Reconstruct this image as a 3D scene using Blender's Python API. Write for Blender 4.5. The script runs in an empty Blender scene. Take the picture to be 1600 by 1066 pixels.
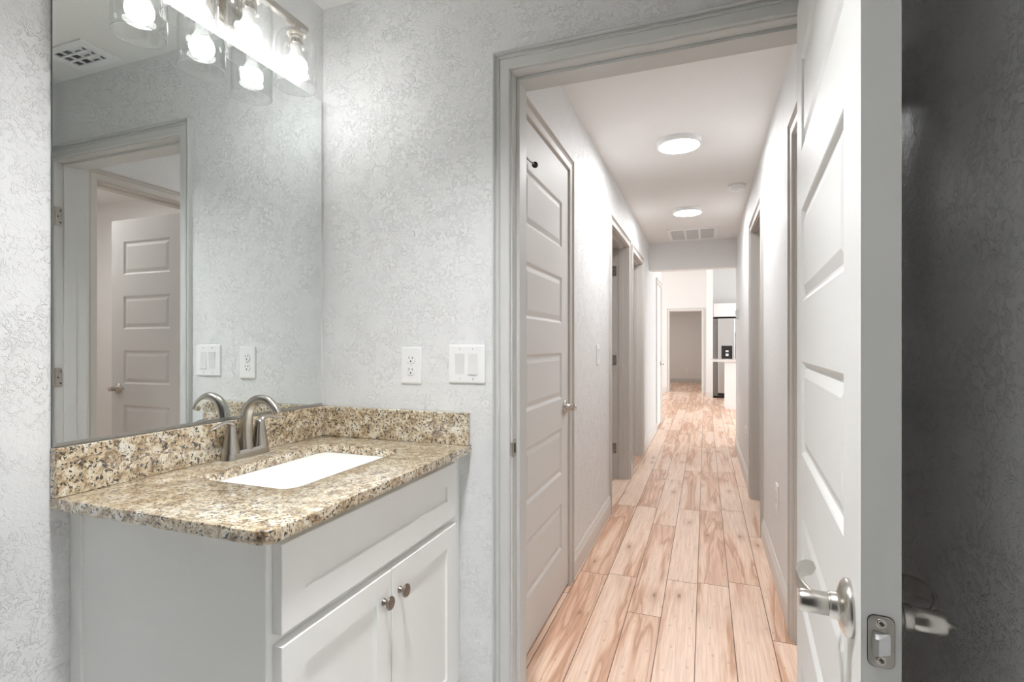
import bpy, bmesh, math, random
from mathutils import Vector, Matrix
random.seed(7)
sc = bpy.context.scene
COL = sc.collection

# ------------------------------------------------------------------ camera
H = 1.19
cam_d = bpy.data.cameras.new('camera')
cam = bpy.data.objects.new('camera', cam_d)
COL.objects.link(cam)
cam.location = (0, 0, H)
cam.rotation_euler = (math.radians(90), 0, math.radians(20.369))
cam_d.sensor_width = 36.0
cam_d.lens = 813.4 / 1600 * 36.0
cam_d.shift_y = 5.2 / 1600
cam_d.clip_start = 0.02
sc.camera = cam

# ------------------------------------------------------------------ colour management, world
vs = sc.view_settings
sc.display_settings.display_device = 'sRGB'
vs.view_transform = 'Standard'
vs.look = 'None'
vs.exposure = 0.15
vs.gamma = 1.0
vs.use_curve_mapping = False
sc.cycles.max_bounces = 14
sc.cycles.diffuse_bounces = 7
sc.cycles.glossy_bounces = 6
sc.cycles.transparent_max_bounces = 24

wd = bpy.data.worlds.new('daylight')
sc.world = wd
wd.use_nodes = True
bg = wd.node_tree.nodes['Background']
bg.inputs[0].default_value = (0.85, 0.93, 1.0, 1)
bg.inputs[1].default_value = 1.5

BULB = 38.0      # vanity bulbs
LED = 102.0        # hall disc lights
DAY = 138.0       # daylight through each living-room window
ROOMC = 55.0  # added side-room light, out of view
BATH = 560.0  # added bathroom downlight, out of view
FARROOM = 72.0  # added far-room light, out of view


def area(name, loc, rot, sx, sy, power, color):
    d = bpy.data.lights.new(name, 'AREA')
    d.shape = 'RECTANGLE'
    d.size, d.size_y, d.energy, d.color = sx, sy, power, color
    o = bpy.data.objects.new(name, d)
    COL.objects.link(o)
    o.location = loc
    o.rotation_euler = rot
    return o


# daylight lamps just inside the two unseen living-room windows (windows built below)
area('daylight_west', (-4.9, 10.6, 1.5), (0, math.radians(-90), 0), 1.9, 3.4, DAY, (0.82, 0.92, 1.0))
area('daylight_east', (4.4, 9.0, 1.5), (0, math.radians(90), 0), 1.9, 2.4, DAY, (0.82, 0.92, 1.0))


# ------------------------------------------------------------------ materials
def mat(name, color=(.8, .8, .8), rough=.5, metal=0.0, spec=.5):
    m = bpy.data.materials.new(name)
    m.use_nodes = True
    b = m.node_tree.nodes['Principled BSDF']
    b.inputs['Base Color'].default_value = (*color, 1)
    b.inputs['Roughness'].default_value = rough
    b.inputs['Metallic'].default_value = metal
    b.inputs['Specular IOR Level'].default_value = spec
    return m


class N:
    """small helper to write node graphs"""
    def __init__(s, m):
        s.t = m.node_tree
        s.b = s.t.nodes.get('Principled BSDF')

    def n(s, typ, **kw):
        x = s.t.nodes.new(typ)
        for k, v in kw.items():
            if k in x.inputs.keys():
                x.inputs[k].default_value = v
            else:
                setattr(x, k, v)
        return x

    def l(s, a, b):
        s.t.links.new(a, b)

    def math(s, op, a, b=None, c=None):
        x = s.n('ShaderNodeMath', operation=op)
        for i, v in enumerate((a, b, c)):
            if v is None:
                continue
            if isinstance(v, (int, float)):
                x.inputs[i].default_value = v
            else:
                s.l(v, x.inputs[i])
        return x.outputs[0]

    def ramp(s, fac, stops, interp='LINEAR'):
        x = s.n('ShaderNodeValToRGB')
        x.color_ramp.interpolation = interp
        e = x.color_ramp.elements
        while len(e) < len(stops):
            e.new(.5)
        for q, (p, c) in zip(e, stops):
            q.position = p
            q.color = (*c, 1) if len(c) == 3 else c
        s.l(fac, x.inputs[0])
        return x.outputs[0]

    def mix(s, fac, a, b, typ='MIX'):
        x = s.n('ShaderNodeMix', data_type='RGBA', blend_type=typ)
        for i, v in ((0, fac), (6, a), (7, b)):
            if isinstance(v, (int, float)):
                x.inputs[i].default_value = v
            elif isinstance(v, tuple):
                x.inputs[i].default_value = (*v, 1)
            else:
                s.l(v, x.inputs[i])
        return x.outputs[2]

    def noise(s, vec, scale, detail=2.0, rough=.5, dist=0.0):
        x = s.n('ShaderNodeTexNoise', Scale=scale, Detail=detail, Roughness=rough, Distortion=dist)
        s.l(vec, x.inputs['Vector'])
        return x.outputs['Fac']

    def coord(s):
        return s.n('ShaderNodeTexCoord').outputs['Object']


def textured_paint(name, color, rough, scale, strength, dist=.003, spec=.4):
    """drywall with a hand-trowelled knock-down texture"""
    m = mat(name, color, rough, spec=spec)
    g = N(m)
    c = g.coord()
    a = g.noise(c, scale, 3.0, .6, .7)
    a = g.ramp(a, [(.50, (0, 0, 0)), (.565, (1, 1, 1)), (.64, (.6, .6, .6)), (.72, (.5, .5, .5))])
    k = g.ramp(g.noise(c, scale * .2, 2.0, .5, .3), [(.38, (.2, .2, .2)), (.6, (1, 1, 1))])
    b = g.noise(c, scale * 3.0, 3.0, .55, .2)
    h = g.math('ADD', g.math('MULTIPLY', g.math('MULTIPLY', a, k), .8), g.math('MULTIPLY', b, .3))
    bm = g.n('ShaderNodeBump', Strength=strength, Distance=dist)
    g.l(h, bm.inputs['Height'])
    g.l(bm.outputs[0], g.b.inputs['Normal'])
    return m


M = {}
M['wall'] = textured_paint('wall_paint', (.80, .805, .805), .50, 72, .85, .003, .4)
M['wall_gloss'] = textured_paint('semi_gloss_wall_paint', (.80, .80, .795), .30, 66, 1.0, .004, .5)
M['wall_plain'] = mat('smooth_wall_paint', (.80, .79, .775), .6)
M['ceiling'] = textured_paint('ceiling_paint', (.82, .815, .80), .7, 75, .3, .002)
M['trim'] = mat('trim_paint', (.60, .60, .587), .45, spec=.4)
M['trim_warm'] = mat('hall_trim_paint', (.62, .595, .56), .48, spec=.4)
M['base'] = mat('baseboard_paint', (.72, .70, .67), .4)
M['door'] = mat('door_paint', (.67, .665, .65), .52, spec=.3)
M['cab'] = mat('cabinet_paint', (.89, .89, .875), .45)
M['nickel'] = mat('brushed_nickel', (.56, .53, .49), .27, 1.0)
M['nickel_dark'] = mat('satin_nickel_recess', (.30, .28, .25), .35, 1.0)
M['steel'] = mat('stainless_steel', (.62, .62, .62), .33, 1.0)
M['pewter'] = mat('aged_pewter', (.27, .235, .205), .38, 1.0)
M['plastic'] = mat('white_plastic', (.86, .86, .86), .3)
M['plastic_grey'] = mat('grey_white_plastic', (.74, .74, .73), .35)
M['porcelain'] = mat('white_porcelain', (.58, .585, .60), .12)
M['black'] = mat('black_plastic', (.015, .015, .016), .3)
M['dark'] = mat('dark_recess', (.05, .05, .05), .6)
M['gap_shade'] = mat('gap_shade_colour', (.09, .05, .035), .6)  # dark colour painted in for the shade under the closet door
M['grille'] = mat('grille_grey', (.60, .60, .60), .6)
M['duct_shade'] = mat('duct_shade_colour', (.10, .11, .13), .5)  # dark colour painted in for the shade inside the vents
M['fridge'] = mat('fridge_side', (.30, .29, .28), .5)
M['rubber_and_hole'] = mat('dark_rubber_and_hole', (.03, .03, .03), .5)  # real bumper rubber, also painted in as shade in small holes
M['edge'] = mat('mirror_edge', (.12, .14, .13), .3)
M['channel'] = mat('aluminium_channel', (.45, .46, .46), .3, 1.0)
M['quartz'] = mat('pale_stone', (.72, .70, .68), .2)
M['white_cab'] = mat('white_kitchen_paint', (.84, .84, .83), .4)
M['tile'] = mat('pale_bounce_tile', (.84, .84, .83), .4)  # made pale so the unseen floor bounces light
M['rear_dark'] = mat('light_cutting_rear_wall', (.05, .047, .042), .35)  # made dark so the unseen rear wall returns little light
M['bulb_base'] = mat('bulb_white_base', (.85, .85, .84), .35)

m = mat('mirror_silver', (.84, .875, .87), 0.0, 1.0)
M['mirror'] = m


def emission(name, color, strength):
    m = bpy.data.materials.new(name)
    m.use_nodes = True
    t = m.node_tree
    t.nodes.clear()
    o = t.nodes.new('ShaderNodeOutputMaterial')
    e = t.nodes.new('ShaderNodeEmission')
    e.inputs[0].default_value = (*color, 1)
    e.inputs[1].default_value = strength
    t.links.new(e.outputs[0], o.inputs[0])
    return m


M['bulb'] = emission('lit_bulb', (1.0, .985, .965), BULB)
M['led'] = emission('lit_diffuser', (.985, .99, 1.0), LED)
M['ledB'] = emission('added_bathroom_diffuser', (.985, .995, 1.0), BATH)
M['ledF'] = emission('added_far_room_diffuser', (1.0, .97, .94), FARROOM)
M['ledC'] = emission('added_small_room_diffuser', (1.0, .95, .93), ROOMC)

# thin clear glass: see-through with a fresnel reflection
m = bpy.data.materials.new('clear_thin_glass')
m.use_nodes = True
t = m.node_tree
t.nodes.clear()
o_ = t.nodes.new('ShaderNodeOutputMaterial')
mx = t.nodes.new('ShaderNodeMixShader')
tr = t.nodes.new('ShaderNodeBsdfTransparent')
tr.inputs[0].default_value = (.992, .996, .996, 1)
gl = t.nodes.new('ShaderNodeBsdfGlossy')
gl.inputs['Roughness'].default_value = 0.0
fr = t.nodes.new('ShaderNodeLayerWeight')
fr.inputs[0].default_value = .5
pw = t.nodes.new('ShaderNodeMath')
pw.operation = 'POWER'
pw.inputs[1].default_value = 4.5
ma = t.nodes.new('ShaderNodeMath')
ma.operation = 'MULTIPLY_ADD'
ma.inputs[1].default_value = .45
ma.inputs[2].default_value = .09
t.links.new(fr.outputs['Facing'], pw.inputs[0])
t.links.new(pw.outputs[0], ma.inputs[0])
t.links.new(ma.outputs[0], mx.inputs[0])
t.links.new(tr.outputs[0], mx.inputs[1])
t.links.new(gl.outputs[0], mx.inputs[2])
t.links.new(mx.outputs[0], o_.inputs[0])
M['glass'] = m

# rim of the glass, whitened to paint in its bright edge line
m = mat('glass_rim', (.93, .95, .95), .15)
m.node_tree.nodes['Principled BSDF'].inputs['Alpha'].default_value = .6
M['glass_rim'] = m

# granite
m = mat('speckled_granite', (.6, .5, .35), .30, spec=1.0)
m.node_tree.nodes['Principled BSDF'].inputs['Coat Weight'].default_value = 1.0
m.node_tree.nodes['Principled BSDF'].inputs['Coat IOR'].default_value = 1.7
m.node_tree.nodes['Principled BSDF'].inputs['Coat Roughness'].default_value = .07
g = N(m)
c = g.coord()
n1 = g.noise(c, 34, 5, .65, .8)
base = g.ramp(n1, [(.31, (.12, .07, .035)), (.41, (.36, .245, .13)), (.49, (.56, .44, .28)), (.57, (.72, .645, .50)), (.66, (.80, .78, .72))])
n2 = g.noise(c, 120, 3, .6, .4)
base = g.mix(g.ramp(n2, [(.54, (0, 0, 0)), (.66, (.8, .8, .8))]), base, (.80, .74, .62))
n4 = g.noise(c, 85, 3, .6, 1.0)
base = g.mix(g.ramp(n4, [(.565, (0, 0, 0)), (.65, (.85, .85, .85))]), base, (.17, .10, .05))
n3 = g.noise(c, 150, 2, .55, .4)
base = g.mix(g.ramp(n3, [(.575, (0, 0, 0)), (.605, (1, 1, 1))]), base, (.022, .017, .014))
n5 = g.noise(c, 62, 3, .6, .8)
base = g.mix(g.ramp(n5, [(.66, (0, 0, 0)), (.70, (1, 1, 1))]), base, (.018, .014, .012))
g.l(base, g.b.inputs['Base Color'])
M['granite'] = m

# laminate planks running along the hall
m = mat('maple_plank_laminate', (.6, .4, .3), .33, spec=.4)
g = N(m)
c = g.coord()
sep = g.n('ShaderNodeSeparateXYZ')
g.l(c, sep.inputs[0])
X, Yc = sep.outputs[0], sep.outputs[1]
PW, PL = .1445, 1.21
xr = g.math('DIVIDE', g.math('SUBTRACT', X, .108), PW)
row = g.math('FLOOR', xr)
fx = g.math('SUBTRACT', xr, row)
wn = g.n('ShaderNodeTexWhiteNoise', noise_dimensions='1D')
g.l(g.math('ADD', row, 37.3), wn.inputs['W'])
yr = g.math('ADD', g.math('DIVIDE', Yc, PL), g.math('MULTIPLY', wn.outputs[0], 7.0))
pid = g.math('FLOOR', yr)
fy = g.math('SUBTRACT', yr, pid)
cmb = g.n('ShaderNodeCombineXYZ')
g.l(row, cmb.inputs[0])
g.l(pid, cmb.inputs[1])
wn2 = g.n('ShaderNodeTexWhiteNoise', noise_dimensions='3D')
g.l(cmb.outputs[0], wn2.inputs['Vector'])
rnd = wn2.outputs['Value']
wn3 = g.n('ShaderNodeTexWhiteNoise', noise_dimensions='3D')
cm2 = g.n('ShaderNodeCombineXYZ')
g.l(pid, cm2.inputs[0])
g.l(row, cm2.inputs[1])
cm2.inputs[2].default_value = 5.5
g.l(cm2.outputs[0], wn3.inputs['Vector'])
rnd2 = wn3.outputs['Value']
cv = g.n('ShaderNodeCombineXYZ')
g.l(g.math('ADD', X, g.math('MULTIPLY', rnd, 31.0)), cv.inputs[0])
g.l(g.math('ADD', g.math('MULTIPLY', Yc, .075), g.math('MULTIPLY', rnd, 17.0)), cv.inputs[1])
heart = g.noise(cv.outputs[0], 11.0, 3, .55, .55)
heart = g.math('ADD', heart, g.math('MULTIPLY', g.math('SUBTRACT', rnd2, .58), .24))
col = g.ramp(heart, [(.41, (.93, .72, .58)), (.485, (.87, .63, .48)), (.53, (.74, .47, .33)),
                     (.575, (.58, .335, .22)), (.605, (.84, .59, .45)), (.66, (.76, .50, .36)), (.74, (.60, .36, .24))])
cf = g.n('ShaderNodeCombineXYZ')
g.l(g.math('ADD', X, g.math('MULTIPLY', rnd, 9.0)), cf.inputs[0])
g.l(g.math('MULTIPLY', Yc, .03), cf.inputs[1])
fine = g.noise(cf.outputs[0], 130, 4, .65, .3)
col = g.mix(g.ramp(fine, [(.33, (.40, .40, .40)), (.58, (0, 0, 0))]), col, (.47, .28, .19))
# sparse knots with a flame round them, and small pin marks
def spots(sx, sy, r0, r1, amount, colr, seed):
    global col
    kv = g.n('ShaderNodeCombineXYZ')
    g.l(g.math('ADD', g.math('MULTIPLY', X, sx), g.math('MULTIPLY', rnd, 23.0 + seed)), kv.inputs[0])
    g.l(g.math('ADD', g.math('MULTIPLY', Yc, sy), g.math('MULTIPLY', rnd, 11.0 + seed)), kv.inputs[1])
    kw = g.n('ShaderNodeTexVoronoi', Scale=1.0, voronoi_dimensions='2D')
    g.l(kv.outputs[0], kw.inputs['Vector'])
    sel = g.n('ShaderNodeSeparateColor')
    g.l(kw.outputs['Color'], sel.inputs[0])
    kd = g.math('ADD', kw.outputs['Distance'], g.math('MULTIPLY', g.math('SUBTRACT', fine, .5), .12))
    f_ = g.ramp(kd, [(r0, (1, 1, 1)), (r1, (0, 0, 0))])
    f_ = g.math('MULTIPLY', f_, g.math('MULTIPLY', g.math('LESS_THAN', sel.outputs[0], .46), amount))
    col = g.mix(f_, col, colr)
spots(5.2, 1.7, .02, .20, .5, (.50, .28, .18), 0)
spots(5.2, 1.7, .008, .052, .8, (.27, .14, .085), 0)
spots(15.0, 8.0, .02, .10, .4, (.42, .24, .16), 3)
# plank joints
ex = g.math('MINIMUM', fx, g.math('SUBTRACT', 1.0, fx))
ey = g.math('MINIMUM', fy, g.math('SUBTRACT', 1.0, fy))
gx = g.math('LESS_THAN', ex, .0115)
gy = g.math('LESS_THAN', ey, .0015)
gap = g.math('MAXIMUM', gx, gy)
col = g.mix(gap, col, (.15, .085, .05))
g.l(col, g.b.inputs['Base Color'])
bp = g.n('ShaderNodeBump', Strength=.25, Distance=.001)
g.l(g.math('SUBTRACT', 1.0, gap), bp.inputs['Height'])
g.l(bp.outputs[0], g.b.inputs['Normal'])
M['floor'] = m


# ------------------------------------------------------------------ mesh helpers
def nb():
    return bmesh.new()


def box(bm, x0, x1, y0, y1, z0, z1, mi=0, bev=0.0, seg=2):
    vs_ = [bm.verts.new(p) for p in ((x0, y0, z0), (x1, y0, z0), (x1, y1, z0), (x0, y1, z0),
                                     (x0, y0, z1), (x1, y0, z1), (x1, y1, z1), (x0, y1, z1))]
    fs = [bm.faces.new([vs_[i] for i in q]) for q in
          ((3, 2, 1, 0), (4, 5, 6, 7), (0, 1, 5, 4), (1, 2, 6, 5), (2, 3, 7, 6), (3, 0, 4, 7))]
    for f in fs:
        f.material_index = mi
    if bev > 0:
        es = list({e for f in fs for e in f.edges})
        r = bmesh.ops.bevel(bm, geom=es, offset=bev, segments=seg, affect='EDGES', profile=.5)
        for f in r['faces']:
            f.material_index = mi
    return fs


def lathe(bm, prof, mat4=Matrix(), n=32, mi=0, cap0=True, cap1=True):
    """prof: (radius, height) about local +z, placed by mat4"""
    rings = []
    for r, h in prof:
        rings.append([bm.verts.new(mat4 @ Vector((r * math.cos(2 * math.pi * k / n), r * math.sin(2 * math.pi * k / n), h)))
                      for k in range(n)])
    for a, b in zip(rings, rings[1:]):
        for k in range(n):
            f = bm.faces.new((a[k], a[(k + 1) % n], b[(k + 1) % n], b[k]))
            f.material_index = mi
            f.smooth = True
    if cap0:
        bm.faces.new(rings[0][::-1]).material_index = mi
    if cap1:
        bm.faces.new(rings[-1]).material_index = mi


def axis(loc, direction):
    return Matrix.Translation(loc) @ Vector(direction).to_track_quat('Z', 'Y').to_matrix().to_4x4()


def sweep(bm, path, shapes, up=(0, 0, 1), mi=0):
    """path points, shapes: (half width, half height) ellipse-ish section per point"""
    rings = []
    n = 20
    up = Vector(up)
    P = [Vector(p) for p in path]
    for i, p in enumerate(P):
        tdir = (P[min(i + 1, len(P) - 1)] - P[max(i - 1, 0)]).normalized()
        side = tdir.cross(up)
        if side.length < 1e-4:
            side = Vector((0, 1, 0))
        side.normalize()
        nrm = side.cross(tdir).normalized()
        w, h = shapes[i]
        ring = []
        for k in range(n):
            a = 2 * math.pi * k / n
            ca, sa = math.cos(a), math.sin(a)
            ring.append(bm.verts.new(p + side * w * ca + nrm * h * sa))
        rings.append(ring)
    for a, b in zip(rings, rings[1:]):
        for k in range(n):
            f = bm.faces.new((a[k], a[(k + 1) % n], b[(k + 1) % n], b[k]))
            f.smooth = True
            f.material_index = mi
    bm.faces.new(rings[0][::-1]).material_index = mi
    bm.faces.new(rings[-1]).material_index = mi


def smooth_path(pts, n=8):
    P = [Vector(p) for p in pts]
    P = [2 * P[0] - P[1]] + P + [2 * P[-1] - P[-2]]
    out = []
    for i in range(1, len(P) - 2):
        for k in range(n):
            s = k / n
            a, b, c_, d = P[i - 1:i + 3]
            out.append(.5 * (2 * b + (c_ - a) * s + (2 * a - 5 * b + 4 * c_ - d) * s * s + (3 * b - a - 3 * c_ + d) * s ** 3))
    out.append(P[-2])
    return out


def lerp_list(vals, n=8):
    out = []
    for a, b in zip(vals, vals[1:]):
        for k in range(n):
            s = k / n
            out.append(tuple(x + (y - x) * s for x, y in zip(a, b)))
    out.append(tuple(vals[-1]))
    return out


def rrect(w, h, r, n=6):
    """rounded rectangle outline centred on 0"""
    pts = []
    for cx, cy, a0 in ((w / 2 - r, h / 2 - r, 0), (-w / 2 + r, h / 2 - r, 90), (-w / 2 + r, -h / 2 + r, 180), (w / 2 - r, -h / 2 + r, 270)):
        for k in range(n + 1):
            a = math.radians(a0 + 90 * k / n)
            pts.append((cx + r * math.cos(a), cy + r * math.sin(a)))
    return pts


def loft(bm, loops, cap0=True, cap1=True, mi=0, smooth=True):
    R = [[bm.verts.new(p) for p in lp] for lp in loops]
    n = len(R[0])
    for a, b in zip(R, R[1:]):
        for k in range(n):
            f = bm.faces.new((a[k], a[(k + 1) % n], b[(k + 1) % n], b[k]))
            f.material_index = mi
            f.smooth = smooth
    if cap0:
        bm.faces.new(R[0][::-1]).material_index = mi
    if cap1:
        bm.faces.new(R[-1]).material_index = mi


def world_of(o):
    mm = Matrix.LocRotScale(o.location, o.rotation_euler, o.scale)
    while o.parent is not None:
        o = o.parent
        mm = Matrix.LocRotScale(o.location, o.rotation_euler, o.scale) @ mm
    return mm


def obj(name, bm, mats, parent=None, local=False, origin=None, autosmooth=None):
    """link a bmesh (world coordinates, or the parent's own if local) as ONE mesh object"""
    bmesh.ops.recalc_face_normals(bm, faces=bm.faces)
    me = bpy.data.meshes.new(name)
    bm.to_mesh(me)
    bm.free()
    for m_ in (mats if isinstance(mats, (list, tuple)) else [mats]):
        me.materials.append(m_)
    o = bpy.data.objects.new(name, me)
    COL.objects.link(o)
    if parent is not None:
        o.parent = parent
        if not local:
            me.transform(world_of(parent).inverted())
    if origin is not None:
        me.transform(Matrix.Translation(-Vector(origin)))
        o.location = origin
    if autosmooth:
        me.polygons.foreach_set('use_smooth', [True] * len(me.polygons))
        me.set_sharp_from_angle(angle=math.radians(autosmooth))
    return o


def tag(o, label, cat, group=None, kind=None):
    o['label'] = label
    o['category'] = cat
    if group:
        o['group'] = group
    if kind:
        o['kind'] = kind
    return o


def thing(name, label, cat, loc=(0, 0, 0), rotz=0, group=None, kind=None):
    o = bpy.data.objects.new(name, None)
    o.empty_display_size = .05
    COL.objects.link(o)
    o.location = loc
    o.rotation_euler = (0, 0, rotz)
    return tag(o, label, cat, group, kind)


def copy_thing(root, loc, label):
    r = root.copy()
    COL.objects.link(r)
    r.location = loc
    r['label'] = label
    for ch in list(root.children):
        c_ = ch.copy()
        COL.objects.link(c_)
        c_.parent = r
        for gch in list(ch.children):
            d_ = gch.copy()
            COL.objects.link(d_)
            d_.parent = c_
    return r


def cells(bm, xs, ys, zs, solid, mi=0):
    """boundary faces of a set of solid grid cells"""
    def s(i, j, k):
        if 0 <= i < len(xs) - 1 and 0 <= j < len(ys) - 1 and 0 <= k < len(zs) - 1:
            return solid(.5 * (xs[i] + xs[i + 1]), .5 * (ys[j] + ys[j + 1]), .5 * (zs[k] + zs[k + 1]))
        return False
    V = {}

    def v(p):
        if p not in V:
            V[p] = bm.verts.new(p)
        return V[p]
    for i in range(len(xs) - 1):
        for j in range(len(ys) - 1):
            for k in range(len(zs) - 1):
                if not s(i, j, k):
                    continue
                x0, x1, y0, y1, z0, z1 = xs[i], xs[i + 1], ys[j], ys[j + 1], zs[k], zs[k + 1]
                for (di, dj, dk), q in (((-1, 0, 0), ((x0, y0, z0), (x0, y0, z1), (x0, y1, z1), (x0, y1, z0))),
                                        ((1, 0, 0), ((x1, y0, z0), (x1, y1, z0), (x1, y1, z1), (x1, y0, z1))),
                                        ((0, -1, 0), ((x0, y0, z0), (x1, y0, z0), (x1, y0, z1), (x0, y0, z1))),
                                        ((0, 1, 0), ((x0, y1, z0), (x0, y1, z1), (x1, y1, z1), (x1, y1, z0))),
                                        ((0, 0, -1), ((x0, y0, z0), (x0, y1, z0), (x1, y1, z0), (x1, y0, z0))),
                                        ((0, 0, 1), ((x0, y0, z1), (x1, y0, z1), (x1, y1, z1), (x0, y1, z1)))):
                    if not s(i + di, j + dj, k + dk):
                        bm.faces.new([v(p) for p in q]).material_index = mi


def wall(name, label, x0, x1, y0, y1, z0, z1, m_, holes=()):
    """holes: (a0, a1, z0, z1) along the wall's long axis"""
    along_x = (x1 - x0) > (y1 - y0)
    al = sorted({x0, x1} if along_x else {y0, y1} | set())
    cuts = sorted(set(([x0, x1] if along_x else [y0, y1]) + [h[0] for h in holes] + [h[1] for h in holes]))
    zs = sorted(set([z0, z1] + [h[2] for h in holes] + [h[3] for h in holes]))
    zs = [z for z in zs if z0 <= z <= z1]

    def solid(x, y, z):
        a = x if along_x else y
        return not any(h[0] < a < h[1] and h[2] < z < h[3] for h in holes)
    bm = nb()
    cells(bm, cuts if along_x else [x0, x1], [y0, y1] if along_x else cuts, zs, solid)
    return tag(obj(name, bm, m_), label, 'wall', kind='structure')


# ------------------------------------------------------------------ dimensions
CEIL = 2.402
XM = -1.297            # mirror wall
FY0, FY1 = 1.53, 1.67  # wall with the doorway
XR = .334              # bathroom right wall, hall right wall
XL = -.634             # hall left wall
TH = .14
DH = 2.045             # door opening height (jamb face)
JL, JR = -.567, .262   # bathroom door jamb faces
CLO = (1.728, 2.497)   # closet door opening, left hall wall
OA = (3.735, 4.645)
OB = (4.905, 5.70)
OE = (7.43, 8.17)
OC = (1.757, 2.335)    # right hall wall
OD = (3.585, 4.375)
YB = 6.45              # beam
LY = 13.6              # far wall of the living area

JT = .018              # jamb board thickness
# ------------------------------------------------------------------ room shell
bm = nb()
box(bm, -5.2, 4.8, -2.2, 18.0, -.05, 0)
tag(obj('floor', bm, M['floor']), 'pinkish maple plank laminate floor running the length of the hall', 'floor', kind='structure')

bm = nb()
box(bm, XM - .12, XR + .14, -2.1, FY0 + .02, 0, .004)  # unseen floor, pale so that light bounces up onto the cabinet
tag(obj('floor_bath', bm, M['tile']), 'unseen bathroom tile floor, made pale to bounce light', 'floor', kind='structure')

wall('wall_left', 'white textured wall behind the vanity and mirror', XM - .12, XM, -2.0, FY0, 0, CEIL + .1, M['wall'])
wall('wall_front', 'white textured wall with the outlet, light switch and open doorway', XM - .12, XR, FY0, FY1, 0, CEIL + .1, M['wall'],
     [(JL - JT, JR + JT, 0, DH + JT)])
wall('wall_right', 'shadowed textured wall behind the open bathroom door', XR, XR + .14, -2.0, FY0, 0, CEIL + .1, M['wall_gloss'])
wall('wall_rear', 'unseen rear wall behind the camera, made dark to cut bounce light', XM - .12, XR + .14, -2.1, -.9, 0, CEIL + .1, M['rear_dark'])  # unseen wall coloured dark to keep the right wall dim
wall('wall_hall_left', 'left hall wall with the closet door and two doorways', XL - TH, XL, FY1, 8.25, 0, 3.1, M['wall'],
     [(o_[0] - JT, o_[1] + JT, 0, DH + JT) for o_ in (CLO, OA, OB, OE)])
wall('wall_hall_right', 'right hall wall with an outlet between two doorways', XR, XR + TH, FY0, YB + .14, 0, 3.1, M['wall'],
     [(o_[0] - JT, o_[1] + JT, 0, DH + JT) for o_ in (OC, OD)])
wall('wall_hall_end', 'dropped header across the end of the hall', XL, XR, YB, YB + .14, 2.077, 3.1, M['wall_plain'])
wall('wall_kitchen_side', 'living area wall to the right of the hall end', XR + TH, 4.6, YB, YB + .14, 0, 3.1, M['wall_plain'])
wall('wall_living_side', 'living area wall to the left of the hall end', -5.0, XL - TH, 8.11, 8.25, 0, 3.1, M['wall_plain'])
wall('wall_far', 'far white wall with a doorway to a dim room', -5.0, .16, LY, LY + .14, 0, 3.1, M['wall_plain'], [(-.842 - JT, -.074 + JT, 0, 2.02 + JT)])
wall('wall_kitchen_back', 'kitchen wall behind the refrigerator', .16, 4.6, 13.3, 13.44, 0, 3.1, M['wall_plain'])
wall('wall_pillar', 'white wall end beside the refrigerator', .027, .16, 12.36, LY, 0, 3.1, M['wall_plain'])
wall('wall_living_left', 'living area outside wall with a window', -5.14, -5.0, 8.11, LY + .14, 0, 3.1, M['wall_plain'], [(8.9, 12.3, .5, 2.4)])
wall('wall_living_right', 'kitchen outside wall with a window', 4.5, 4.64, YB, LY, 0, 3.1, M['wall_plain'], [(7.8, 10.2, .5, 2.4)])
wall('wall_far_room_left', 'dim far room side wall', -1.9, -1.8, LY + .14, 17.2, 0, 2.5, M['wall_plain'])
wall('wall_far_room_right', 'dim far room side wall on the kitchen side', 1.2, 1.3, LY + .14, 17.2, 0, 2.5, M['wall_plain'])
wall('wall_far_room_back', 'dim greige wall seen through the far doorway', -1.9, 1.3, 17.1, 17.2, 0, 2.5, M['wall_plain'])
# rooms off the hall
wall('wall_bedroom_outer', 'outer wall of the rooms left of the hall', -3.6, -3.5, FY1, 8.11, 0, 2.5, M['wall_plain'])
wall('wall_bedroom_near', 'partition between closet and left bedroom', -3.5, XL - TH, 3.2, 3.3, 0, 2.5, M['wall_plain'])
wall('wall_bedroom_mid', 'partition between the two left rooms', -3.5, XL - TH, 4.73, 4.83, 0, 2.5, M['wall_plain'])
wall('wall_bedroom_far', 'partition beyond the second left room', -3.5, XL - TH, 6.3, 6.4, 0, 2.5, M['wall_plain'])
wall('wall_side_room_near', 'near wall of the small room right of the hall', XR + TH, 2.6, FY0, FY0 + .1, 0, 2.5, M['wall_plain'])
wall('wall_side_room_outer', 'outer wall of the rooms right of the hall', 2.6, 2.7, FY0, YB, 0, 2.5, M['wall_plain'])
wall('wall_side_room_far', 'white wall behind the open door of the small side room', XR + TH, 2.6, 3.0, 3.1, 0, 2.5, M['wall_plain'])

for nm, lb, a in (('ceiling', 'white textured bathroom ceiling', (XM - .12, XR + .14, -2.1, FY0)),
                  ('ceiling_hall', 'white textured hall ceiling with two disc lights', (XL, XR, FY1, YB)),
                  ('ceiling_bedrooms', 'ceiling of the rooms left of the hall', (-3.6, XL - TH, FY1, 8.11)),
                  ('ceiling_side_rooms', 'ceiling of the rooms right of the hall', (XR + TH, 2.7, FY0, YB)),
                  ('ceiling_far_room', 'ceiling of the dim far room', (-1.9, 1.3, LY + .14, 17.2))):
    bm = nb()
    box(bm, a[0], a[1], a[2], a[3], CEIL, CEIL + .08)
    tag(obj(nm, bm, M['ceiling']), lb, 'ceiling', kind='structure')
bm = nb()
box(bm, -5.14, 4.64, YB + .14, LY + .14, 3.0, 3.1)
tag(obj('ceiling_living', bm, M['ceiling']), 'high white ceiling of the living area', 'ceiling', kind='structure')

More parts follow.
